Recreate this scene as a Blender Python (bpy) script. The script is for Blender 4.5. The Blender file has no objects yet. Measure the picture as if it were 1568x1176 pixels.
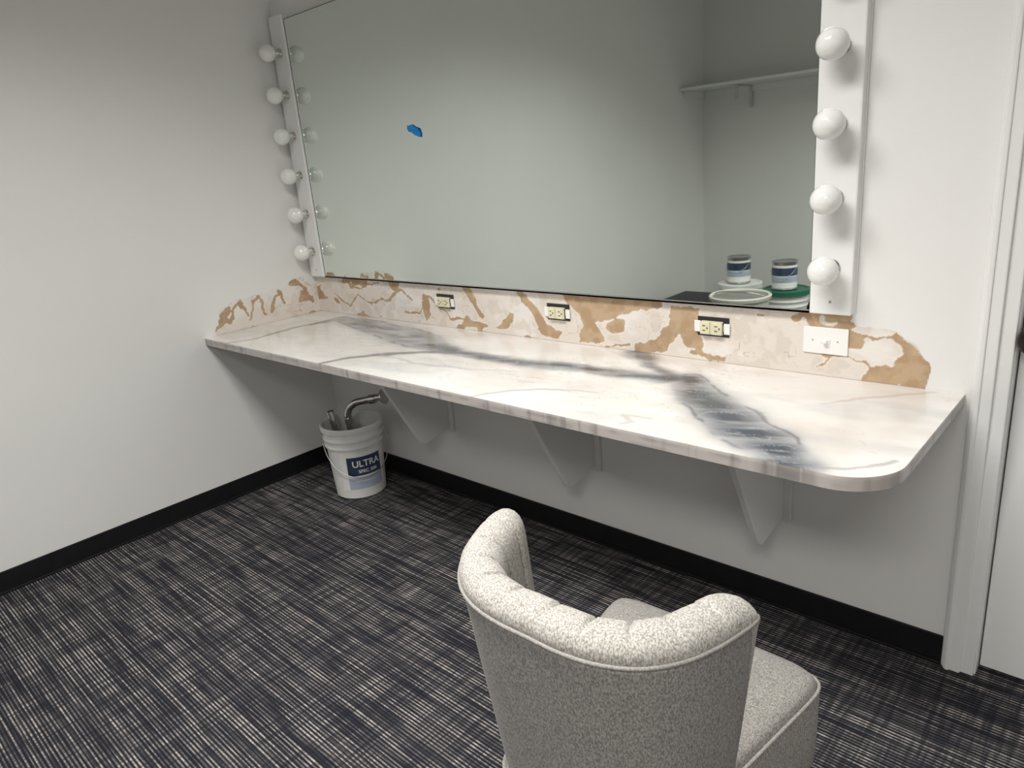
import bpy, bmesh, math, numpy as np
from mathutils import Vector, Matrix
scn=bpy.context.scene
col=scn.collection
# ------------------------------------------------------------------ helpers
def link(o,parent=None):
    col.objects.link(o)
    if parent: o.parent=parent
    return o
def empty(name,loc=(0,0,0)):
    e=bpy.data.objects.new(name,None); e.location=loc; e.empty_display_size=.05
    col.objects.link(e); return e
def mesh_obj(name,verts,faces,mat=None,parent=None,smooth=False):
    me=bpy.data.meshes.new(name); me.from_pydata([tuple(v) for v in verts],[],faces); me.update()
    bm=bmesh.new(); bm.from_mesh(me); bmesh.ops.recalc_face_normals(bm,faces=bm.faces); bm.to_mesh(me); bm.free()
    o=bpy.data.objects.new(name,me)
    if mat: me.materials.append(mat)
    if smooth:
        for p in me.polygons: p.use_smooth=True
    return link(o,parent)
def boxes(name,bl,mat,parent=None,bevel=0,seg=2):
    V=[];F=[]
    for (a,b) in bl:
        n=len(V)
        for z in (a[2],b[2]):
            for (x,y) in ((a[0],a[1]),(b[0],a[1]),(b[0],b[1]),(a[0],b[1])): V.append((x,y,z))
        F+= [(n,n+3,n+2,n+1),(n+4,n+5,n+6,n+7)]+[(n+i,n+(i+1)%4,n+4+(i+1)%4,n+4+i) for i in range(4)]
    o=mesh_obj(name,V,F,mat,parent)
    if bevel:
        m=o.modifiers.new('b','BEVEL');m.width=bevel;m.segments=seg;m.limit_method='ANGLE'
    return o
def lathe(name,prof,mat,parent=None,origin=(0,0,0),axis='Z',n=48,smooth=True):
    V=[];F=[]
    for (r,h) in prof:
        for i in range(n):
            a=2*math.pi*i/n;x,y=r*math.cos(a),r*math.sin(a)
            if axis=='Z': p=(x,y,h)
            elif axis=='Y': p=(x,h,y)
            else: p=(h,x,y)
            V.append((p[0]+origin[0],p[1]+origin[1],p[2]+origin[2]))
    for j in range(len(prof)-1):
        for i in range(n):
            F.append((j*n+i,j*n+(i+1)%n,(j+1)*n+(i+1)%n,(j+1)*n+i))
    if prof[0][0]>1e-5: F.append(tuple(range(n))[::-1])
    if prof[-1][0]>1e-5: F.append(tuple((len(prof)-1)*n+i for i in range(n)))
    o=mesh_obj(name,V,F,mat,parent)
    bm=bmesh.new();bm.from_mesh(o.data);bmesh.ops.remove_doubles(bm,verts=bm.verts,dist=1e-6);bmesh.ops.recalc_face_normals(bm,faces=bm.faces);bm.to_mesh(o.data);bm.free()
    if smooth:
        for p in o.data.polygons: p.use_smooth=len(p.vertices)<=4
        m=o.modifiers.new('e','EDGE_SPLIT');m.split_angle=math.radians(40)
    return o
def tube(name,pts,r,mat,parent=None,n=16,cyclic=False,spl='POLY'):
    cu=bpy.data.curves.new(name,'CURVE');cu.dimensions='3D'
    s=cu.splines.new(spl)
    if spl=='POLY':
        s.points.add(len(pts)-1)
        for i,p in enumerate(pts): s.points[i].co=(*p,1)
    else:
        s.bezier_points.add(len(pts)-1)
        for i,p in enumerate(pts):
            s.bezier_points[i].co=p;s.bezier_points[i].handle_left_type='AUTO';s.bezier_points[i].handle_right_type='AUTO'
    s.use_cyclic_u=cyclic
    cu.bevel_depth=r;cu.bevel_resolution=4;cu.use_fill_caps=True
    t=bpy.data.objects.new(name+'_c',cu);col.objects.link(t)
    dg=bpy.context.evaluated_depsgraph_get();dg.update()
    me=bpy.data.meshes.new_from_object(t.evaluated_get(dg));bpy.data.objects.remove(t)
    me.materials.clear();me.materials.append(mat)
    for p in me.polygons:p.use_smooth=True
    o=bpy.data.objects.new(name,me);return link(o,parent)
# noise
rng=np.random.RandomState(7);TAB=rng.rand(256,256)
def vnoise(x,y):
    xi=np.floor(x).astype(int);yi=np.floor(y).astype(int);fx=x-xi;fy=y-yi
    fx=fx*fx*(3-2*fx);fy=fy*fy*(3-2*fy)
    g=lambda a,b:TAB[a%256,b%256]
    return (g(xi,yi)*(1-fx)+g(xi+1,yi)*fx)*(1-fy)+(g(xi,yi+1)*(1-fx)+g(xi+1,yi+1)*fx)*fy
def fbm(x,y,o=4):
    s=0;a=.5;t=0
    for i in range(o):
        s=s+a*vnoise(x*2**i+17.3*i,y*2**i+5.1*i);t+=a;a*=.5
    return s/t
def inpoly(x,y,P):
    r=np.zeros(x.shape,bool);n=len(P)
    for i in range(n):
        x1,y1=P[i];x2,y2=P[(i+1)%n]
        c=((y1>y)!=(y2>y))&(x<(x2-x1)*(y-y1)/((y2-y1)+1e-12)+x1);r^=c
    return r
def pdist(x,y,P,W):
    """distance / local width to a polyline with per-vertex widths"""
    best=np.full(x.shape,1e9)
    for i in range(len(P)-1):
        ax,ay=P[i];bx,by=P[i+1];dx,dy=bx-ax,by-ay
        t=np.clip(((x-ax)*dx+(y-ay)*dy)/(dx*dx+dy*dy+1e-12),0,1)
        d=np.hypot(x-ax-t*dx,y-ay-t*dy)/(W[i]*(1-t)+W[i+1]*t)
        best=np.minimum(best,d)
    return best
# ------------------------------------------------------------------ materials
def mat(name,color,rough=.5,metal=0,spec=.5,noise=None,bump=None,coat=0,emis=None):
    m=bpy.data.materials.new(name);m.use_nodes=True;nt=m.node_tree;b=nt.nodes['Principled BSDF']
    b.inputs['Base Color'].default_value=(*color,1);b.inputs['Roughness'].default_value=rough
    b.inputs['Metallic'].default_value=metal;b.inputs['Specular IOR Level'].default_value=spec
    b.inputs['Coat Weight'].default_value=coat
    tc=nt.nodes.new('ShaderNodeTexCoord')
    if noise:
        sc,amt=noise
        n=nt.nodes.new('ShaderNodeTexNoise');n.inputs['Scale'].default_value=sc;n.inputs['Detail'].default_value=5
        nt.links.new(tc.outputs['Object'],n.inputs['Vector'])
        r=nt.nodes.new('ShaderNodeValToRGB')
        r.color_ramp.elements[0].position=.3;r.color_ramp.elements[1].position=.7
        r.color_ramp.elements[0].color=(*[c*(1-amt) for c in color],1);r.color_ramp.elements[1].color=(*[min(1,c*(1+amt)) for c in color],1)
        nt.links.new(n.outputs['Fac'],r.inputs['Fac']);nt.links.new(r.outputs['Color'],b.inputs['Base Color'])
    if bump:
        sc,st=bump
        n=nt.nodes.new('ShaderNodeTexNoise');n.inputs['Scale'].default_value=sc;n.inputs['Detail'].default_value=3
        nt.links.new(tc.outputs['Object'],n.inputs['Vector'])
        bp=nt.nodes.new('ShaderNodeBump');bp.inputs['Strength'].default_value=st;bp.inputs['Distance'].default_value=.002
        nt.links.new(n.outputs['Fac'],bp.inputs['Height']);nt.links.new(bp.outputs['Normal'],b.inputs['Normal'])
    if emis:
        b.inputs['Emission Color'].default_value=(*emis[0],1);b.inputs['Emission Strength'].default_value=emis[1]
    return m
def vcmat(name,rough,spec=.5,coat=0,bump=None):
    m=bpy.data.materials.new(name);m.use_nodes=True;nt=m.node_tree;b=nt.nodes['Principled BSDF']
    a=nt.nodes.new('ShaderNodeAttribute');a.attribute_name='Col'
    nt.links.new(a.outputs['Color'],b.inputs['Base Color']);b.inputs['Roughness'].default_value=rough
    b.inputs['Specular IOR Level'].default_value=spec;b.inputs['Coat Weight'].default_value=coat;b.inputs['Coat Roughness'].default_value=.08
    if bump:
        tc=nt.nodes.new('ShaderNodeTexCoord')
        n=nt.nodes.new('ShaderNodeTexNoise');n.inputs['Scale'].default_value=bump[0]
        nt.links.new(tc.outputs['Object'],n.inputs['Vector'])
        bp=nt.nodes.new('ShaderNodeBump');bp.inputs['Strength'].default_value=bump[1];bp.inputs['Distance'].default_value=.002
        nt.links.new(n.outputs['Fac'],bp.inputs['Height']);nt.links.new(bp.outputs['Normal'],b.inputs['Normal'])
    return m
M_wall=mat('wall_paint',(.79,.785,.765),.55,noise=(2.5,.015),bump=(260,.12))
M_ceil=mat('ceiling_paint',(.66,.65,.63),.8,noise=(3,.02))
M_trim=mat('trim_paint',(.80,.80,.785),.35,noise=(4,.01))
M_black=mat('black_vinyl',(.008,.008,.009),.5,spec=.3,noise=(20,.2))
M_metalwhite=mat('white_enamel',(.82,.82,.805),.3,noise=(6,.01))
M_bulb=mat('frosted_glass',(.86,.86,.83),.12,noise=(8,.01),coat=.5)
M_chrome=mat('chrome',(.62,.6,.57),.16,1,noise=(30,.12))
M_dark=mat('dark_metal',(.03,.028,.026),.3,.8,noise=(20,.2))
M_bronze=mat('knob_dark',(.03,.02,.018),.3,.7,noise=(20,.2))
M_brkt=mat('bracket_paint',(.76,.755,.74),.5,noise=(8,.02))
M_wood=mat('raw_wood',(.30,.17,.09),.7,noise=(30,.25))
M_plw=mat('white_plastic',(.80,.80,.775),.35,noise=(10,.02))
M_plateW=mat('switch_plastic',(.87,.86,.84),.3,noise=(10,.01))
M_almond=mat('outlet_almond',(.72,.68,.48),.4,noise=(40,.08))
M_cream=mat('cream_plastic',(.66,.645,.58),.5,noise=(6,.05))
M_inner=mat('bin_inside_shaded',(.25,.245,.225),.6,noise=(6,.05))  # darkened cream: shade inside the bin painted into the colour
M_green=mat('green_plastic',(.02,.13,.075),.4,noise=(6,.05))
M_blue=mat('label_blue',(.03,.05,.10),.4,noise=(14,.5))
M_lab=mat('label_gray',(.42,.48,.58),.4,noise=(9,.2))
M_tote=mat('dark_tote',(.02,.02,.022),.5,noise=(6,.1))
M_leg=mat('dark_wood_leg',(.02,.014,.01),.35,noise=(20,.2))
M_tape=mat('blue_tape',(.0,.19,.50),.7,noise=(60,.1))
M_steel=mat('can_steel',(.5,.5,.5),.3,.9,noise=(20,.1))
M_mirror=mat('mirror_glass',(.78,.84,.80),.015,1,noise=(1.5,.004))
# carpet
def carpet():
    m=bpy.data.materials.new('carpet_tile');m.use_nodes=True;nt=m.node_tree;L=nt.links;b=nt.nodes['Principled BSDF']
    b.inputs['Roughness'].default_value=.95;b.inputs['Specular IOR Level'].default_value=.1
    tc=nt.nodes.new('ShaderNodeTexCoord')
    def ns(sx,sy,off=0,det=2):
        mp=nt.nodes.new('ShaderNodeMapping');mp.inputs['Scale'].default_value=(sx,sy,1);mp.inputs['Location'].default_value=(off,off*.7,0)
        L.new(tc.outputs['Object'],mp.inputs['Vector']);n=nt.nodes.new('ShaderNodeTexNoise');n.inputs['Scale'].default_value=1;n.inputs['Detail'].default_value=det
        L.new(mp.outputs['Vector'],n.inputs['Vector']);return n.outputs['Fac']
    def mr(f,a,b2,lo=0,hi=1):
        r=nt.nodes.new('ShaderNodeMapRange');L.new(f,r.inputs['Value']);r.inputs['From Min'].default_value=a;r.inputs['From Max'].default_value=b2
        r.inputs['To Min'].default_value=lo;r.inputs['To Max'].default_value=hi;return r.outputs['Result']
    def mm(op,a,b2):
        x=nt.nodes.new('ShaderNodeMath');x.operation=op
        for i,v in enumerate((a,b2)):
            if isinstance(v,(int,float)): x.inputs[i].default_value=v
            else: L.new(v,x.inputs[i])
        return x.outputs[0]
    # fine ribs running along X
    w=nt.nodes.new('ShaderNodeTexWave');w.wave_type='BANDS';w.bands_direction='Y';w.inputs['Scale'].default_value=33
    w.inputs['Distortion'].default_value=.25;w.inputs['Detail'].default_value=1;w.inputs['Detail Scale'].default_value=6
    L.new(tc.outputs['Object'],w.inputs['Vector'])
    rib=mr(w.outputs['Fac'],.30,.85,.05,1)
    dash=mr(ns(4,130,3),.40,.56,.12,1)
    cross=mr(ns(85,6.0,9,3),.40,.60,.38,1)
    cross2=mr(ns(14,2.0,31,2),.35,.60,.65,1)
    band=mr(ns(1.0,34,5,2),.38,.60,.50,1)
    speck=mr(ns(420,420,1,1),.3,.7,.65,1.3)
    v=mm('MULTIPLY',mm('MULTIPLY',mm('MULTIPLY',rib,dash),mm('MULTIPLY',cross,band)),mm('MULTIPLY',speck,cross2))
    r=nt.nodes.new('ShaderNodeValToRGB');L.new(v,r.inputs['Fac'])
    r.color_ramp.elements[0].color=(.013,.0145,.021,1);r.color_ramp.elements[1].color=(.47,.42,.39,1);r.color_ramp.elements[1].position=.80
    e=r.color_ramp.elements.new(.25);e.color=(.110,.102,.102,1)
    L.new(r.outputs['Color'],b.inputs['Base Color'])
    bp=nt.nodes.new('ShaderNodeBump');bp.inputs['Strength'].default_value=.4;bp.inputs['Distance'].default_value=.002
    L.new(w.outputs['Fac'],bp.inputs['Height']);L.new(bp.outputs['Normal'],b.inputs['Normal'])
    return m
M_carpet=carpet()
def fabric(name,c,dark):
    m=bpy.data.materials.new(name);m.use_nodes=True;nt=m.node_tree;L=nt.links;b=nt.nodes['Principled BSDF']
    b.inputs['Roughness'].default_value=.95;b.inputs['Specular IOR Level'].default_value=.15
    b.inputs['Sheen Weight'].default_value=.08
    tc=nt.nodes.new('ShaderNodeTexCoord')
    n=nt.nodes.new('ShaderNodeTexNoise');n.inputs['Scale'].default_value=430;n.inputs['Detail'].default_value=2
    mp=nt.nodes.new('ShaderNodeMapping');mp.inputs['Scale'].default_value=(1,1,.5);L.new(tc.outputs['Object'],mp.inputs['Vector']);L.new(mp.outputs['Vector'],n.inputs['Vector'])
    r=nt.nodes.new('ShaderNodeValToRGB');r.color_ramp.elements[0].position=.36;r.color_ramp.elements[1].position=.64
    r.color_ramp.elements[0].color=(*dark,1);r.color_ramp.elements[1].color=(*c,1)
    L.new(n.outputs['Fac'],r.inputs['Fac']);L.new(r.outputs['Color'],b.inputs['Base Color'])
    bp=nt.nodes.new('ShaderNodeBump');bp.inputs['Strength'].default_value=.4;bp.inputs['Distance'].default_value=.001
    L.new(n.outputs['Fac'],bp.inputs['Height']);L.new(bp.outputs['Normal'],b.inputs['Normal'])
    return m
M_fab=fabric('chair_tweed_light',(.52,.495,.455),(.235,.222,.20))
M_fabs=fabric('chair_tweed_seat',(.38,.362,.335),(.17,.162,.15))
M_fab2=fabric('chair_tweed_shell_shaded',(.31,.30,.28),(.145,.14,.13))  # same tweed, shade on the outer back painted in as a darker tone
M_pipe=fabric('chair_piping',(.34,.32,.30),(.22,.21,.19))
# ------------------------------------------------------------------ room
YR=-3.92; XR=4.5; HC=2.65
boxes('floor',[((-.12,YR-.12,-.06),(XR+.12,.16,0))],M_carpet)
boxes('ceiling',[((-.12,YR-.12,HC),(XR+.12,.16,HC+.06))],M_ceil)
DX0,DX1,DH=2.822,3.66,2.04
boxes('wall_back',[((0,0,0),(DX0,.14,HC)),((DX1,0,0),(XR,.14,HC)),((DX0,0,DH),(DX1,.14,HC))],M_wall)
boxes('wall_left',[((-.12,YR-.12,0),(0,.14,HC))],M_wall)
boxes('wall_right',[((XR,YR-.12,0),(XR+.12,.14,HC))],M_wall)
boxes('wall_front',[((0,YR-.12,0),(XR,YR,HC))],M_wall)
boxes('baseboard_back',[((0.006,-.007,0),(2.753,0,.086)),((0.006,-.014,0),(2.753,0,.010))],M_black,bevel=.003)
boxes('baseboard_left',[((0,YR,0),(.007,0,.086)),((0,YR,0),(.014,0,.010))],M_black,bevel=.003)
boxes('baseboard_front',[((.007,YR,0),(XR,YR+.007,.086))],M_black,bevel=.002)
boxes('baseboard_right',[((XR-.007,YR+.007,0),(XR,0,.086))],M_black,bevel=.002)
boxes('trim_1',[((2.755,-.012,0),(2.829,0,DH+.07)),((2.760,-.020,0),(2.800,0,DH+.065)),((2.764,-.024,0),(2.776,0,DH+.06)),
                ((DX1-.007,-.012,0),(DX1+.067,0,DH+.07)),((DX1+.02,-.020,0),(DX1+.062,0,DH+.065)),
                ((2.829,-.012,DH-.007),(DX1-.007,0,DH+.07)),((2.829,-.020,DH+.02),(DX1-.007,0,DH+.065))],M_trim,bevel=.003)
dr=empty('door_1',(3.2,.07,0))
def P(o,e):  # keep world placement under parent
    o.parent=e;o.matrix_parent_inverse=Matrix.Translation(e.location).inverted();return o
P(boxes('jamb',[((DX0,-.001,0),(DX0+.010,.14,DH)),((DX1-.010,0,0),(DX1,.14,DH)),((DX0+.010,0,DH-.010),(DX1-.010,.14,DH))],M_trim,bevel=.002),dr)
P(boxes('slab',[((DX0+.013,.030,.012),(DX1-.013,.072,DH-.013))],M_trim,bevel=.002),dr)
kx=2.862;
P(lathe('knob',[(.0,-.066),(.018,-.065),(.029,-.055),(.032,-.044),(.026,-.032),(.012,-.024),(.011,-.008),(.024,-.006),(.026,0),(.0,0)],M_bronze,None,(kx,.030,.905),'Y'),dr)
# ------------------------------------------------------------------ countertop
Lc,D,H,T=2.742,.592,.76,.030
def vein_color(x,y):
    wx=x+(fbm(x*6,y*6+9)-.5)*.07+(fbm(x*28,y*28)-.5)*.014
    wy=y+(fbm(x*6+40,y*6+3)-.5)*.05+(fbm(x*30+9,y*30+5)-.5)*.012
    base=np.array([.81,.775,.735])[None,:]*np.ones((x.size,1))
    def blend(c,k):
        nonlocal base
        k=np.clip(k,0,1)[:,None];base=base*(1-k)+np.array(c)[None,:]*k
    blend((.72,.665,.605),np.clip((fbm(x*4+3,y*7)-.50)*3.5,0,.7))
    blend((.87,.85,.83),np.clip((fbm(x*5+30,y*9+8)-.5)*4,0,.8))
    # cloudy grey smoke
    blend((.58,.575,.57),np.clip((fbm(x*3.2+y*3+80,y*9-x*2,4)-.55)*3.2,0,.5))
    s=fbm(x*3+y*5+60,y*22-x*7,4);blend((.56,.53,.52),np.clip(1-np.abs(s-.5)/.022,0,1)*.45*np.clip((fbm(x*4,y*4+70)-.4)*5,0,1))
    s2=fbm(x*9+y*3+10,y*30+x*9+50,4);blend((.50,.40,.33),np.clip(1-np.abs(s2-.47)/.014,0,1)*.5*np.clip((fbm(x*5+20,y*5+30)-.50)*8,0,1))
    main=[(.25,-.2),(.266,-.073),(.496,-.095),(.80,-.158),(1.036,-.224),(1.263,-.27),(1.442,-.26),(1.635,-.252),(1.797,-.229),(1.974,-.215),(2.105,-.185),(2.21,-.289),(2.324,-.391),(2.448,-.486),(2.57,-.585)]
    W=[.016,.030,.050,.072,.058,.036,.030,.028,.028,.032,.038,.050,.062,.060,.048]
    d=pdist(wx,wy,main,W)
    st=fbm(x*5+y*7,y*22-x*9,3)
    blend((.50,.50,.50),np.clip(2.0-d,0,1)*(.45+.5*st))
    blend((.38,.39,.41),np.clip(1.5-d,0,1)*(.6+.5*st))
    right=np.clip((wx-1.15)*3,0,1)
    blend((.060,.072,.092),np.clip(1.25-d*.95,0,1)*np.clip((st-.16)*2.4,0.40,.93)*(.74+.26*right))
    left=np.clip((1.15-wx)*3,0,1)
    blend((.56,.55,.53),np.clip(1.0-d,0,1)*left*np.clip((fbm(x*6+5,y*24,3)-.42)*6,0,.7))
    wf=fbm(x*7+y*9+3,y*36-x*14,3);blend((.70,.69,.68),np.clip(1.3-d,0,1)*np.clip(1-np.abs(wf-.52)/.03,0,1)*.35)
    edge=np.clip(1-np.abs(d-1.08)/.14,0,1);blend((.12,.12,.14),edge*np.clip((fbm(x*12,y*12+33)-.46)*6,0,.7))
    v2=[(1.835,-.0),(1.90,-.05),(1.956,-.115),(2.085,-.18)];d=pdist(wx,wy,v2,[.05,.042,.028,.024]);blend((.10,.11,.14),np.clip(1.3-d,0,1)*(.4+.8*st))
    v3=[(.90,-.592),(.945,-.50),(.99,-.43),(1.126,-.333),(1.263,-.27)];d=pdist(wx,wy,v3,[.012,.016,.022,.022,.022]);blend((.18,.18,.20),np.clip(1.3-d,0,1)*.85)
    v4=[(.20,-.592),(.242,-.50),(.238,-.328),(.25,-.13)];d=pdist(wx,wy,v4,[.010,.014,.016,.018]);blend((.22,.21,.22),np.clip(1.3-d,0,1)*.75)
    v6=[(2.13,-.56),(2.15,-.53),(2.11,-.50),(2.18,-.49)];d=pdist(wx,wy,v6,[.01,.012,.007,.005]);blend((.45,.38,.35),np.clip(1.2-d,0,1)*.5)
    v7=[(2.62,-.57),(2.66,-.555),(2.70,-.52),(2.735,-.47)];d=pdist(wx,wy,v7,[.007]*4);blend((.32,.32,.34),np.clip(1.2-d,0,1)*.7)
    v8=[(2.50,-.23),(2.56,-.14),(2.61,-.10),(2.69,-.03)];d=pdist(wx,wy,v8,[.004,.008,.010,.008]);blend((.52,.42,.37),np.clip(1.2-d,0,1)*.6)
    v9=[(1.66,-.59),(1.72,-.50),(1.80,-.45),(1.95,-.40)];d=pdist(wx,wy,v9,[.006,.012,.012,.005]);blend((.42,.40,.39),np.clip(1.2-d,0,1)*.6)
    v10=[(1.0,-.40),(1.2,-.44),(1.45,-.40),(1.6,-.33)];d=pdist(wx,wy,v10,[.006,.010,.008,.005]);blend((.48,.46,.45),np.clip(1.2-d,0,1)*.55)
    return np.clip(base,0,1)
def countertop():
    r=.115
    xs=list(np.arange(0.0,Lc-r,.004))+[Lc-r+r*math.sin(t) for t in np.linspace(0,math.pi/2,28)]
    NX=len(xs);NY=148
    V=np.zeros((NX,NY+1,3))
    for i,x in enumerate(xs):
        dd=D
        if x>Lc-r: dd=D-r+math.sqrt(max(0,r*r-(x-(Lc-r))**2))
        V[i,:,0]=x;V[i,:,1]=-np.linspace(0.0005,dd,NY+1);V[i,:,2]=H
    verts=V.reshape(-1,3);idx=np.arange(NX*(NY+1)).reshape(NX,NY+1)
    a=idx[:-1,:-1].ravel();b=idx[:-1,1:].ravel();c=idx[1:,1:].ravel();d=idx[1:,:-1].ravel()
    faces=np.stack([a,b,c,d],1).tolist()
    colr=vein_color(verts[:,0],verts[:,1])
    ring=list(idx[0,:])+list(idx[1:,-1])+list(idx[-1,:-1][::-1])+list(idx[1:-1,0][::-1])
    n0=len(verts);rv=verts[ring];
    s=np.cumsum(np.r_[0,np.hypot(*(np.diff(rv[:,:2],axis=0).T))])
    layers=[];zz=[H-.0015,H-.010,H-.020,H-T]
    allv=[verts];allc=[colr];base=n0
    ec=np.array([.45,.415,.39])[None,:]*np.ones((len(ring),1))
    for k,z in enumerate(zz):
        q=rv.copy();q[:,2]=z;allv.append(q)
        nse=fbm(s*10+z*60,s*0+z*300,4);mk=np.clip((nse-.58)*5,0,.6)[:,None]
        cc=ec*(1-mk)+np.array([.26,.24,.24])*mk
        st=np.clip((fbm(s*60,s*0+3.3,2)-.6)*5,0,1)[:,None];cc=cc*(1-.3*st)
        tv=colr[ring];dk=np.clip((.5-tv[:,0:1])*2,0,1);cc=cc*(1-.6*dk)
        if k==0: cc=cc*1.35  # painted highlight: lighter line along the top edge
        allc.append(cc);layers.append(list(range(base,base+len(ring))));base+=len(ring)
    lay=[ring]+layers;m=len(ring)
    for k in range(len(lay)-1):
        for i in range(m):
            j=(i+1)%m;faces.append([lay[k][i],lay[k+1][i],lay[k+1][j],lay[k][j]])
    faces.append(lay[-1])
    verts=np.vstack(allv);cl=np.vstack(allc)
    me=bpy.data.meshes.new('countertop');me.from_pydata(verts.tolist(),[],faces);me.update()
    at=me.color_attributes.new('Col','FLOAT_COLOR','POINT')
    at.data.foreach_set('color',np.hstack([np.clip(cl,0,1),np.ones((len(cl),1))]).astype(np.float32).ravel())
    me.materials.append(vcmat('marbled_epoxy',.22,.5,coat=.25))
    bm=bmesh.new();bm.from_mesh(me);bmesh.ops.recalc_face_normals(bm,faces=bm.faces);bm.to_mesh(me);bm.free()
    o=bpy.data.objects.new('vanity_countertop',me);col.objects.link(o)
countertop()
boxes('countertop_ledger',[((0.001,-.52,.69),(.020,-.02,.7295))],M_wood,bevel=.002)
# brackets
for i,x in enumerate((.870,1.634,2.312)):
    e=empty('countertop_bracket' if i==0 else 'countertop_bracket.%03d'%i,(x,0,.7))
    prof=[(-.016,.7295),(-.385,.7295),(-.385,.70),(-.178,.305),(-.158,.292),(-.016,.318)]
    V=[(x-.010,y,z) for y,z in prof]+[(x+.010,y,z) for y,z in prof];n=len(prof)
    o=mesh_obj('gusset',V,[tuple(range(n)),tuple(range(n,2*n))[::-1]]+[(k,(k+1)%n,n+(k+1)%n,n+k) for k in range(n)],M_brkt)
    m=o.modifiers.new('b','BEVEL');m.width=.002;P(o,e)
    P(boxes('wall_cleat',[((x-.018,-.016,.30),(x+.030,-.001,.7295))],M_brkt,bevel=.002),e)
# ------------------------------------------------------------------ wall residue
def residue(name,axis,U0,U1,Z0,Z1,outline,brown,lines,seed):
    st=.0025;us=np.arange(U0,U1+st,st);zs=np.linspace(Z0,Z1,int((Z1-Z0)/st)+1)
    Ug,Zg=np.meshgrid(us,zs,indexing='ij');x=Ug.ravel();z=Zg.ravel()
    wx=x+(fbm(x*22+seed,z*22)-.5)*.040+(fbm(x*90+seed,z*90)-.5)*.006
    wz=z+(fbm(x*22+seed+50,z*22)-.5)*.030+(fbm(x*90+seed+7,z*90)-.5)*.006
    ins=inpoly(wx,wz,outline)
    c=np.array([.735,.67,.605])[None,:]*np.ones((x.size,1))
    def blend(cc,k):
        nonlocal c
        k=np.clip(k,0,1)[:,None];c=c*(1-k)+np.array(cc)[None,:]*k
    blend((.79,.755,.715),np.clip((fbm(x*9+seed,z*14)-.5)*6,0,.9))
    blend((.62,.54,.46),np.clip((fbm(x*20+seed+9,z*20+4)-.56)*6,0,.5))
    rd=fbm(x*11+seed+20,z*16+20,3);blend((.42,.31,.21),np.clip(1-np.abs(rd-.5)/.007,0,1)*.8*np.clip((fbm(x*5+3,z*9+seed)-.42)*7,0,1))
    bm_=np.zeros(x.size,bool)
    for p in brown: bm_|=inpoly(wx,wz,p)
    dl=np.full(x.size,9.)
    for p,w in lines: dl=np.minimum(dl,pdist(wx,wz,p,[w]*len(p)))
    bm_|=dl<1
    nb=(fbm(x*8+seed+33,z*12+11,3)>.67);bm_|=nb
    blend((.43,.30,.185),bm_*1.0)
    blend((.54,.40,.265),bm_*np.clip((fbm(x*30,z*30+8)-.4)*3,0,.7))
    B=bm_.reshape(Ug.shape);E=np.zeros_like(B)
    E[1:-1,1:-1]=(B[2:,1:-1]!=B[:-2,1:-1])|(B[1:-1,2:]!=B[1:-1,:-2]);blend((.82,.79,.74),E.ravel()*.6)
    off=.0012
    if axis=='back': V=np.stack([x,np.full(x.size,-off),z],1)
    else: V=np.stack([np.full(x.size,off),x,z],1)
    idx=np.arange(x.size).reshape(Ug.shape);I=ins.reshape(Ug.shape)
    k=I[:-1,:-1]&I[1:,:-1]&I[1:,1:]&I[:-1,1:]
    F=np.stack([idx[:-1,:-1][k],idx[1:,:-1][k],idx[1:,1:][k],idx[:-1,1:][k]],1)
    if axis!='back': F=F[:,::-1]
    used=np.unique(F);mp=-np.ones(x.size,int);mp[used]=np.arange(used.size)
    me=bpy.data.meshes.new(name);me.from_pydata(V[used].tolist(),[],mp[F].tolist());me.update()
    at=me.color_attributes.new('Col','FLOAT_COLOR','POINT')
    at.data.foreach_set('color',np.hstack([c[used],np.ones((used.size,1))]).astype(np.float32).ravel())
    me.materials.append(vcmat(name+'_mat',.75,.2,bump=(120,.5)))
    o=bpy.data.objects.new(name,me);col.objects.link(o)
brown=[[(1.320,.955),(1.375,.92),(1.43,.85),(1.475,.81),(1.52,.790),(1.51,.768),(1.426,.770),(1.40,.83),(1.36,.87),(1.315,.91)],
 [(1.51,.950),(1.93,.950),(1.93,.908),(1.81,.890),(1.775,.866),(1.72,.850),(1.670,.845),(1.70,.79),(1.67,.77),(1.59,.775),(1.595,.80),(1.62,.83),(1.59,.868),(1.55,.895)],
 [(1.945,.915),(2.04,.92),(2.044,.851),(2.06,.785),(2.01,.79),(1.985,.835),(1.93,.765),(1.81,.755),(1.82,.79),(1.89,.81),(1.935,.862)],
 [(1.02,.935),(1.08,.94),(1.11,.88),(1.145,.83),(1.12,.815),(1.075,.87)],
 [(.795,.89),(.83,.88),(.825,.80),(.79,.77),(.78,.83)],
 [(2.50,.755),(2.53,.795),(2.59,.805),(2.60,.845),(2.570,.880),(2.59,.895),(2.64,.85),(2.67,.82),(2.66,.755)],
 [(2.40,.905),(2.41,.95),(2.49,.95),(2.48,.898)],
 [(1.20,.775),(1.26,.785),(1.30,.84),(1.27,.85),(1.22,.80)]]
lines=[([(2.40,.785),(2.44,.815),(2.51,.815),(2.54,.78)],.004),([(.40,.83),(.56,.85),(.66,.90),(.72,.86)],.007),([(.66,.80),(.76,.80),(.83,.88),(.95,.80),(1.02,.80)],.006),
 ([(.15,.86),(.25,.80),(.33,.86),(.43,.82)],.006),([(2.02,.775),(2.12,.775)],.010),([(2.49,.89),(2.54,.870),(2.61,.895)],.006),([(.20,.92),(.35,.89),(.5,.92)],.006),([(1.70,.77),(1.80,.785)],.006)]
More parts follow.
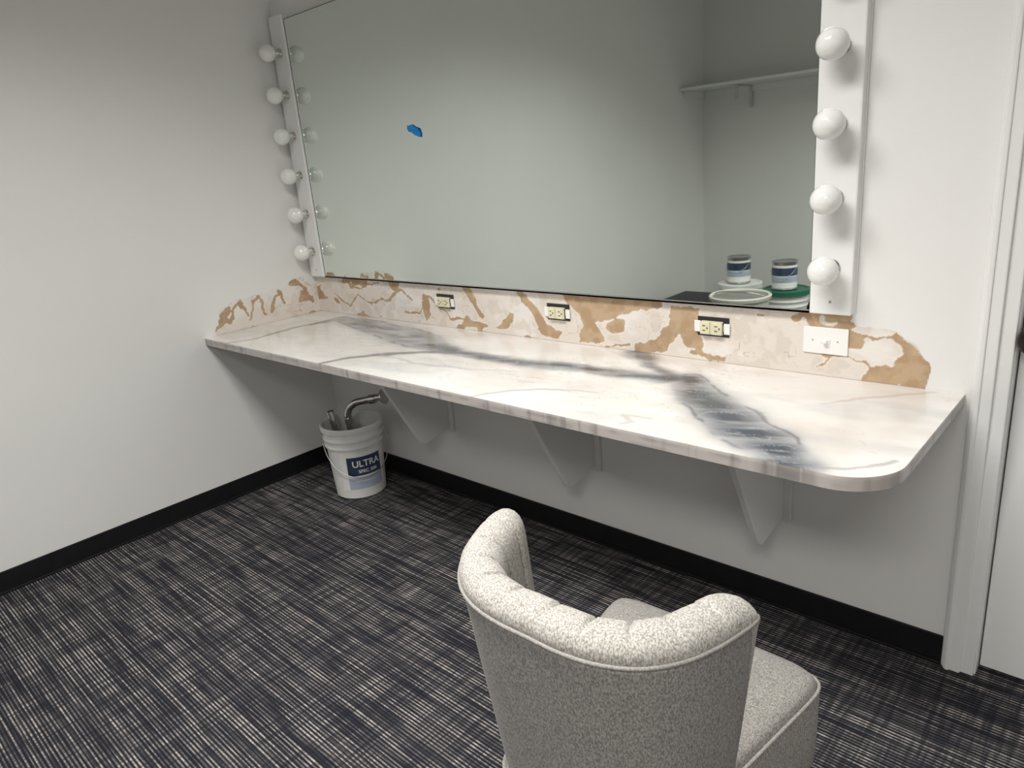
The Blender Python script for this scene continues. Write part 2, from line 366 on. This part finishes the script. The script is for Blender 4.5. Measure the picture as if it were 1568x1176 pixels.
residue('adhesive_residue','back',0.002,2.70,.761,.9335,[(0,.70),(-.05,1.0),(2.35,.99),(2.477,.96),(2.482,.915),(2.534,.905),(2.594,.895),(2.630,.865),(2.665,.820),(2.655,.70)],brown,lines,3)
residue('adhesive_residue.001','left',-.58,-.002,.761,.96,[(.05,.70),(.05,.90),(-.03,.90),(-.06,.935),(-.115,.935),(-.18,.90),(-.29,.905),(-.45,.89),(-.51,.855),(-.54,.76),(-.54,.70)],
 [[(-.535,.775),(-.52,.84),(-.48,.86),(-.495,.80),(-.53,.765)],[(-.05,.82),(-.04,.87),(-.09,.88),(-.11,.82)]],
 [([(-.47,.80),(-.44,.86),(-.40,.88),(-.385,.82)],.009),([(-.37,.80),(-.35,.87),(-.31,.89),(-.29,.81)],.008),([(-.26,.81),(-.23,.87),(-.20,.89),(-.19,.83)],.009),([(-.16,.92),(-.11,.925),(-.06,.88),(-.04,.82)],.010)],41)
# ------------------------------------------------------------------ mirror & light strips
mx0,mx1,mz0,mz1=.124,2.3755,.938,2.035
e=empty('vanity_mirror',((mx0+mx1)/2,0,mz0))
P(boxes('glass',[((mx0,-.0200,mz0+.002),(mx1,-.0140,mz1))],M_mirror),e)
P(boxes('backing',[((mx0+.002,-.0140,mz0),(mx1-.002,-.001,mz1-.002))],M_tote),e)
P(boxes('edge_trim',[((mx0-.002,-.0206,mz0),(mx0-.0002,-.004,mz1)),((mx0-.002,-.0206,mz1),(mx1,-.012,mz1+.002))],M_dark),e)
P(boxes('bottom_channel',[((mx0,-.0225,mz0-.004),(mx1,-.002,mz0+.0015)),((mx0,-.0225,mz0-.004),(mx1,-.0204,mz0+.004))],M_steel),e)
def strip(nm,x0,x1):
    e=empty(nm,((x0+x1)/2,0,1.0));cx=(x0+x1)/2
    P(boxes('channel',[((x0,-.030,mz0-.003),(x1,-.0015,2.06))],M_metalwhite,bevel=.004),e)
    P(boxes('side_lip',[((x0-.003,-.006,mz0-.003),(x1+.003,-.001,2.06))],M_metalwhite,bevel=.001),e)
    P(lathe('screw',[(0,-.0325),(.003,-.032),(.0035,-.030),(0,-.030)],M_steel,None,(cx,0,mz0+.03),'Y',16),e)
    for k in range(6):
        z=1.057+.1705*k
        P(lathe('socket_%d'%(k+1),[(0,-.030),(.021,-.030),(.021,-.036),(.0165,-.040),(.0165,-.055),(0,-.055)],M_chrome,None,(cx,0,z),'Y',32),e)
        pr=[(0.014,-.052),(.0165,-.060)]
        R=.036;cy=-.091
        for t in np.linspace(math.radians(155),0,22): pr.append((R*math.sin(t),cy+(-R)*math.cos(t)))
        pr[-1]=(0,cy-R)
        P(lathe('globe_bulb_%d'%(k+1),pr,M_bulb,None,(cx,0,z),'Y',40),e)
strip('vanity_light_strip',.016,.120)
strip('vanity_light_strip.001',2.379,2.483)
# painters tape, crumpled
tp=[(-.036,.012),(-.028,.026),(-.015,.018),(-.006,.026),(.008,.016),(.030,.008),(.042,-.012),(.036,-.026),(.020,-.018),(.004,-.014),(-.012,-.002),(-.024,.000)]
V=[(.883+a,-.0212-(.002+.004*((i*7)%3)/2),1.518+b) for i,(a,b) in enumerate(tp)]+[(.886,-.0245,1.520)]
mesh_obj('painters_tape',V,[(i,(i+1)%12,12) for i in range(12)],M_tape)
# outlets
for i,x in enumerate((.930,1.511,2.094)):
    z=.866;e=empty('wall_outlet' if i==0 else 'wall_outlet.%03d'%i,(x,0,z))
    P(boxes('box_opening',[((x-.050,-.004,z-.028),(x+.050,-.0016,z+.030))],M_tote,bevel=.001),e)
    P(boxes('yoke',[((x-.056,-.008,z-.011),(x+.050,-.005,z+.009)),((x-.058,-.009,z-.016),(x-.038,-.006,z+.018)),((x+.036,-.009,z-.018),(x+.054,-.006,z+.014))],M_plateW,bevel=.001),e)
    P(boxes('receptacle',[((x-.035,-.020,z-.020),(x-.004,-.004,z+.018)),((x+.001,-.020,z-.020),(x+.034,-.004,z+.018)),((x-.035,-.015,z-.021),(x+.034,-.004,z+.019))],M_almond,bevel=.003),e)
    P(boxes('slots',[((x+sx-.006,-.0206,z+dz),(x+sx+.003,-.0198,z+dz+.0025)) for sx in (-.020,.018) for dz in (-.009,.005)]+[((x+sx+.007,-.0206,z-.003),(x+sx+.011,-.0198,z+.002)) for sx in (-.020,.018)],M_tote),e)
x,z=2.415,.858;e=empty('light_switch',(x,0,z))
P(boxes('plate',[((x-.058,-.0065,z-.036),(x+.058,-.0014,z+.036))],M_plateW,bevel=.003,seg=3),e)
P(boxes('toggle',[((x-.013,-.009,z-.0055),(x+.013,-.006,z+.0055)),((x-.004,-.020,z-.0042),(x+.008,-.006,z+.0042))],M_plateW,bevel=.0015),e)
P(boxes('screws',[((x-.034,-.0072,z-.002),(x-.030,-.006,z+.002)),((x+.030,-.0072,z-.002),(x+.034,-.006,z+.002))],M_steel,bevel=.001),e)
# ------------------------------------------------------------------ paint bucket with pipes
def bucket(nm,cx,cy,h,rt,rb,m=M_plw,lid=None,z0=0.,ribs=True):
    e=empty(nm,(cx,cy,z0));k=lambda t:rb+(rt-rb)*t
    pr=[(0,.001),(k(0)-.006,.001),(k(0),.006),(k(.70),h*.70)]
    if ribs: pr+=[(k(.70)+.007,h*.71),(k(.72)+.007,h*.73),(k(.73)+.001,h*.735),(k(.80)+.001,h*.80),(k(.80)+.008,h*.81),(k(.82)+.008,h*.83),(k(.83)+.001,h*.835),(k(.93)+.001,h*.925),(k(.93)+.010,h*.93),(k(1)+.010,h-.004),(k(1)+.006,h)]
    else: pr+=[(k(.95),h*.95),(k(.95)+.010,h*.955),(k(1)+.010,h-.004),(k(1)+.006,h)]
    if lid is None: pr+=[(k(1)-.001,h-.002),(k(0)-.004,.012),(0,.012)]
    else: pr+=[(0,h)]
    P(lathe('pail',pr,m,None,(cx,cy,z0),'Z',56),e)
    if lid is not None:
        P(lathe('lid',[(k(1)+.014,h-.028),(k(1)+.016,h-.026),(k(1)+.016,h+.004),(k(1)+.010,h+.008),(k(1)-.004,h+.008),(k(1)-.008,h+.002),(0,h+.002)],lid,None,(cx,cy,z0),'Z',56),e)
    return e,k
BX,BY,BH=.445,-.215,.340
e,k=bucket('paint_bucket',BX,BY,BH,.130,.112)
def wrap(name,u0,u1,v0,v1,m,e,off,ang0,nu=16):
    V=[];F=[]
    for i in range(nu+1):
        for v in (v0,v1):
            u=u0+(u1-u0)*i/nu;r=k(v/BH)+off;a=ang0+u/r
            V.append((BX+r*math.cos(a),BY+r*math.sin(a),v))
    for i in range(nu): F.append((2*i,2*i+2,2*i+3,2*i+1))
    return P(mesh_obj(name,V,F,m,None,True),e)
AG=math.atan2(-1.886-BY,3.068-BX)+.20
wrap('label_sheet',-.105,.105,.045,.225,M_plateW,e,.0012,AG)
wrap('label_band',-.075,.085,.115,.205,M_blue,e,.0018,AG)
wrap('label_band_low',-.075,.085,.050,.108,M_lab,e,.0018,AG)
def label_text(s,size,u,v,m):
    cu=bpy.data.curves.new('t','FONT');cu.body=s;cu.size=size;cu.align_x='CENTER';cu.offset=size*.02
    t=bpy.data.objects.new('t',cu);col.objects.link(t);dg=bpy.context.evaluated_depsgraph_get();dg.update()
    me=bpy.data.meshes.new_from_object(t.evaluated_get(dg));bpy.data.objects.remove(t)
    for vt in me.vertices:
        zz=v+vt.co.y;r=k(zz/BH)+.0026;a=AG+(u+vt.co.x)/r;vt.co=(BX+r*math.cos(a),BY+r*math.sin(a),zz)
    me.materials.clear();me.materials.append(m)
    o=bpy.data.objects.new('label_text',me);col.objects.link(o);P(o,e)
label_text('ULTRA',.042,.012,.158,M_plateW)
label_text('SPEC 500',.022,.016,.128,M_plateW)
label_text('interior paint primer',.011,.0,.085,M_plateW)
P(tube('bail_handle',[(BX+.142*math.cos(AG+s),BY+.142*math.sin(AG+s),z) for s,z in [(-1.5,.27),(-1.2,.20),(-.8,.15),(-.3,.118),(.2,.112),(.8,.15),(1.2,.20),(1.5,.27)]],.0018,M_steel,spl='BEZIER'),e)
e=empty('drain_pipe',(BX,BY,.1))
P(tube('trap_arm',[(BX+.02,BY-.02,.03),(BX+.02,BY-.02,.30),(BX+.018,BY-.02,.385),(BX+.05,BY-.005,.425),(BX+.10,BY+.02,.442),(BX+.19,BY+.06,.462)],.016,M_chrome,spl='BEZIER'),e)
P(tube('trap_nut',[(BX+.125,BY+.031,.447),(BX+.150,BY+.042,.452)],.021,M_chrome),e)
P(tube('escutcheon',[(BX+.188,BY+.059,.4617),(BX+.193,BY+.061,.4627)],.034,M_chrome),e)
P(tube('slip_nut',[(BX+.02,BY-.02,.335),(BX+.02,BY-.02,.360)],.021,M_chrome),e)
P(tube('tailpiece',[(BX-.005,BY-.03,.03),(BX-.070,BY-.055,.385)],.017,M_chrome),e)
P(tube('tailpiece_bore',[(BX-.0696,BY-.0548,.3825),(BX-.0703,BY-.0551,.3866)],.0145,M_tote),e)
# ------------------------------------------------------------------ chair
def chair():
    CX=2.512;e=empty('upholstered_chair',(CX,-1.05,0))
    right=[(0,-1.322),(.055,-1.321),(.105,-1.311),(.150,-1.287),(.184,-1.248),(.204,-1.202),(.216,-1.155),(.226,-1.115)]
    left=[(-.060,-1.322),(-.114,-1.312),(-.162,-1.287),(-.202,-1.246),(-.229,-1.195),(-.247,-1.145),(-.263,-1.100)]
    YT=-1.108;ZS=.790
    pts=left[::-1]+right
    P_=np.array(pts);s=np.r_[0,np.cumsum(np.hypot(*np.diff(P_,axis=0).T))];s/=s[-1]
    N=241;t=np.linspace(0,1,N)
    def cr(q):
        i=min(max(np.searchsorted(s,q)-1,0),len(s)-2);u=(q-s[i])/(s[i+1]-s[i])
        g=lambda j:P_[min(max(j,0),len(s)-1)]
        p0,p1,p2,p3=g(i-1),g(i),g(i+1),g(i+2)
        return .5*((2*p1)+(-p0+p2)*u+(2*p0-5*p1+4*p2-p3)*u*u+(-p0+3*p1-3*p2+p3)*u**3)
    C=np.array([cr(q) for q in t]);Tn=np.gradient(C,axis=0);Tn/=np.linalg.norm(Tn,axis=1)[:,None]
    Nn=np.stack([-Tn[:,1],Tn[:,0]],1)
    sg=np.sign(np.sum(Nn*(np.array([0,-1.1])-C),axis=1));Nn*=sg[:,None]
    def pos(i,inw,z):
        f=(ZS-z)/.50
        kx=1-.26*max(f,0)**1.05
        x,y=C[i];y=YT+(y-YT)*(1-.22*f)
        x*=kx
        return (CX+x+Nn[i,0]*inw,y+Nn[i,1]*inw,z)
    NCH=11
    def endr(q):
        d=min(q,1-q)/(.10 if q<.5 else .085)
        return 1 if d>=1 else math.sqrt(max(0,1-(1-d)**2))
    zs=[.275,.29,.36,.44,.52,.60,.68,.74,.775,ZS-.006]
    V=[];F=[]
    for i in range(N):
        for z in zs: 
            V.append(pos(i,.010*(1-endr(t[i])),z))
    nz=len(zs)
    for i in range(N-1):
        for j in range(nz-1):F.append((i*nz+j,(i+1)*nz+j,(i+1)*nz+j+1,i*nz+j+1))
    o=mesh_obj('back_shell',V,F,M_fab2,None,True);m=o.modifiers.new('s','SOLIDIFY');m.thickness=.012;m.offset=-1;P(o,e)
    sec=[(.002,.784),(-.001,.794),(.002,.806),(.010,.816),(.022,.823),(.036,.825),(.050,.821),(.061,.811),(.068,.796),(.070,.775),(.068,.73),(.065,.67),(.062,.60),(.060,.52),(.058,.45),(.054,.40),(.010,.40)]
    V=[];F=[];ns=len(sec)
    for i in range(N):
        en=endr(t[i]);ph=(t[i]*NCH)%1.0;g=min(ph,1-ph)*2
        dep=math.exp(-(g/.12)**2)
        puff=math.sqrt(max(0,1-(1-g)**2))
        for j,(a,z) in enumerate(sec):
            w=1 if 5<=j<=ns-3 else (.6 if j==4 else (.25 if j==3 else 0))
            aa=.006+(a-.006)*(0.32+.68*en)
            zz=z if z<.77 else .77+(z-.77)*(0.35+.65*en)
            amt=w*(.0065*dep+.0022*(1-puff))
            if z>.79:
                cxx,czz=.034,.770;dx,dz=a-cxx,z-czz;l=math.hypot(dx,dz);aa-=amt*dx/l;zz-=amt*dz/l
            else: aa-=amt
            V.append(pos(i,aa,zz))
    for i in range(N-1):
        for j in range(ns):F.append((i*ns+j,(i+1)*ns+j,(i+1)*ns+(j+1)%ns,i*ns+(j+1)%ns))
    F.append(tuple(range(ns)));F.append(tuple((N-1)*ns+j for j in range(ns)))
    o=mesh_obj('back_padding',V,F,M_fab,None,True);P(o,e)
    P(tube('piping',[pos(i,.010*(1-endr(t[i]))-.0015,ZS-.002) for i in range(0,N,2)],.0032,M_pipe),e)
    for k_,i in enumerate((0,N-1)):
        P(tube('wing_piping_%d'%(k_+1),[pos(i,.010,z) for z in np.linspace(ZS-.002,.42,14)],.0032,M_pipe),e)
    sx,sy=.227,.250;scx,scy=2.487,-1.022
    def ring(z,gx,n=160,pw=12):
        out=[]
        for i in range(n):
            a=2*math.pi*i/n;c,s_=math.cos(a),math.sin(a)
            r=(abs(c)**pw+abs(s_)**pw)**(-1/pw)
            v=r*s_;tp=1-.19*(1-v)            # narrower toward the back
            out.append((scx+(sx-gx)*r*c*tp+.010*(1-v),scy+(sy-gx)*v+.006*(1-(r*c)**2)*max(v,0),z))
        return out
    lv=[(.275,.03),(.275,.006),(.283,0),(.35,-.002),(.42,-.003),(.440,0),(.445,.002),(.453,.004),(.461,.010),(.467,.025),(.472,.055),(.475,.10),(.477,.15)]
    V=[];F=[]
    for z,g in lv:V+=ring(z,g)
    n=160
    for j in range(len(lv)-1):
        for i in range(n):F.append((j*n+i,j*n+(i+1)%n,(j+1)*n+(i+1)%n,(j+1)*n+i))
    F.append(tuple(range(n))[::-1]);F.append(tuple((len(lv)-1)*n+i for i in range(n)))
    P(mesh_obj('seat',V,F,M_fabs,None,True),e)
    P(tube('seat_piping',ring(.442,-.002),.0032,M_pipe,cyclic=True),e)
    for nmx,(lx,ly,dx,dy) in enumerate(((2.31,-.82,-.01,.02),(2.665,-.82,.01,.02),(2.41,-1.19,-.02,-.05),(2.60,-1.19,.02,-.05))):
        a=.022;b=.013;V=[(lx+s1*a,ly+s2*a,.29) for s1,s2 in((-1,-1),(1,-1),(1,1),(-1,1))]+[(lx+dx+s1*b,ly+dy+s2*b,0.0) for s1,s2 in((-1,-1),(1,-1),(1,1),(-1,1))]
        o=mesh_obj('leg_%d'%(nmx+1),V,[(0,1,2,3),(4,5,6,7)]+[(i,(i+1)%4,4+(i+1)%4,4+i) for i in range(4)],M_leg)
        m=o.modifiers.new('b','BEVEL');m.width=.003;P(o,e)
chair()
# ------------------------------------------------------------------ far side of room (seen in the mirror)
e=empty('closet_shelf',(2,YR,1.8))
P(boxes('board',[((.001,YR+.001,1.785),(XR-.001,YR+.39,1.805))],M_trim,bevel=.002),e)
P(boxes('cleats',[((.001,YR+.001,1.735),(XR-.001,YR+.018,1.785)),((.001,YR+.018,1.735),(.018,YR+.33,1.785))],M_trim,bevel=.002),e)
for i,x in enumerate((.42,1.7,3.0)):
    P(boxes('bracket_%d'%(i+1),[((x-.012,YR+.018,1.62),(x+.012,YR+.024,1.785)),((x-.012,YR+.018,1.778),(x+.012,YR+.30,1.785)),((x-.01,YR+.26,1.68),(x+.01,YR+.27,1.785))],M_steel,bevel=.001),e)
def can(nm,x,y,z):
    e=empty(nm,(x,y,z))
    P(lathe('tin',[(0,0),(.082,0),(.084,.004),(.082,.008),(.082,.182),(.084,.186),(.084,.191),(.078,.192),(.072,.186),(0,.186)],M_steel,None,(x,y,z),'Z',48),e)
    P(lathe('label',[(.0828,.012),(.0828,.165)],M_plateW,None,(x,y,z),'Z',48),e)
    P(lathe('label_stripe',[(.0834,.095),(.0834,.150)],M_blue,None,(x,y,z),'Z',48),e)
    P(lathe('label_stripe_low',[(.0834,.050),(.0834,.090)],M_lab,None,(x,y,z),'Z',48),e)
    P(tube('bail',[(x-.085,y,z+.15),(x-.06,y+.075,z+.10),(x,y+.10,z+.08),(x+.06,y+.075,z+.10),(x+.085,y,z+.15)],.0015,M_steel,spl='BEZIER'),e)
bucket('plastic_bucket',.70,-3.15,.37,.142,.125,lid=M_plw)
bucket('plastic_bucket.001',1.10,-3.02,.37,.142,.125,lid=M_green)
can('paint_can',.69,-3.15,.3785);can('paint_can.001',1.09,-3.01,.3785)
BXs,BYs=.98,-2.56
e=empty('waste_bin',(BXs,BYs,0))
P(lathe('pail',[(0,.001),(.15,.001),(.155,.006),(.183,.385),(.195,.390),(.199,.410),(.191,.417),(.177,.410),(.1765,.400)],M_cream,None,(BXs,BYs,0),'Z',56),e)
P(lathe('shaded_inside',[(.1760,.403),(.145,.014),(0,.014)],M_inner,None,(BXs,BYs,0),'Z',56),e)  # inner wall of the bin, in the painted-shade colour
P(tube('handle',[(BXs-.19,BYs,.405),(BXs-.12,BYs+.03,.43),(BXs,BYs+.05,.44),(BXs+.12,BYs+.03,.43),(BXs+.19,BYs,.405)],.004,M_steel,spl='BEZIER'),e)
boxes('storage_tote',[((.12,-3.38,0),(.50,-2.98,.21)),((.11,-3.39,.21),(.51,-2.97,.235))],M_tote,bevel=.008)
# ------------------------------------------------------------------ lighting
def troffer(nm,LX,LY,power):
    e=empty(nm,(LX,LY,HC))
    P(boxes('frame',[((LX-.62,LY-.32,HC-.03),(LX+.62,LY-.30,HC-.001)),((LX-.62,LY+.30,HC-.03),(LX+.62,LY+.32,HC-.001)),((LX-.62,LY-.30,HC-.03),(LX-.60,LY+.30,HC-.001)),((LX+.60,LY-.30,HC-.03),(LX+.62,LY+.30,HC-.001))],M_metalwhite),e)
    P(boxes('diffuser',[((LX-.60,LY-.30,HC-.012),(LX+.60,LY+.30,HC-.004))],M_diff),e)
    ld=bpy.data.lights.new('troffer','AREA');ld.shape='RECTANGLE';ld.size=1.18;ld.size_y=.58;ld.energy=power;ld.color=(1,.98,.95);ld.spread=math.radians(140)
    lo=bpy.data.objects.new('lamp',ld);col.objects.link(lo);lo.location=(LX,LY,HC-.035);P(lo,e)
M_diff=mat('diffuser',(.9,.9,.9),.5,noise=(5,.01),emis=((1,.98,.94),1.5))
troffer('ceiling_light',1.95,-1.5,47)
troffer('added_fill_light',3.4,-2.9,42)  # added fill fixture out of view, brightens chair back and under the counter
w=bpy.data.worlds.new('w');scn.world=w;w.use_nodes=True;w.node_tree.nodes['Background'].inputs[0].default_value=(.5,.5,.5,1);w.node_tree.nodes['Background'].inputs[1].default_value=.1
# ------------------------------------------------------------------ camera
cd=bpy.data.cameras.new('camera');cd.sensor_fit='HORIZONTAL';cd.sensor_width=36;cd.lens=36*1093/1568;cd.clip_start=.02
co=bpy.data.objects.new('camera',cd);col.objects.link(co);scn.camera=co
R=[[0.73647,0.671,-0.08587],[0.14068,-0.27608,-0.95078],[-0.66168,0.68814,-0.29772]]
m=Matrix([[R[0][i],-R[1][i],-R[2][i]] for i in range(3)]).to_4x4()
m.translation=Vector((3.0682,-1.8862,1.3813));co.matrix_world=m
scn.view_settings.view_transform='Standard';scn.view_settings.look='None';scn.view_settings.exposure=0
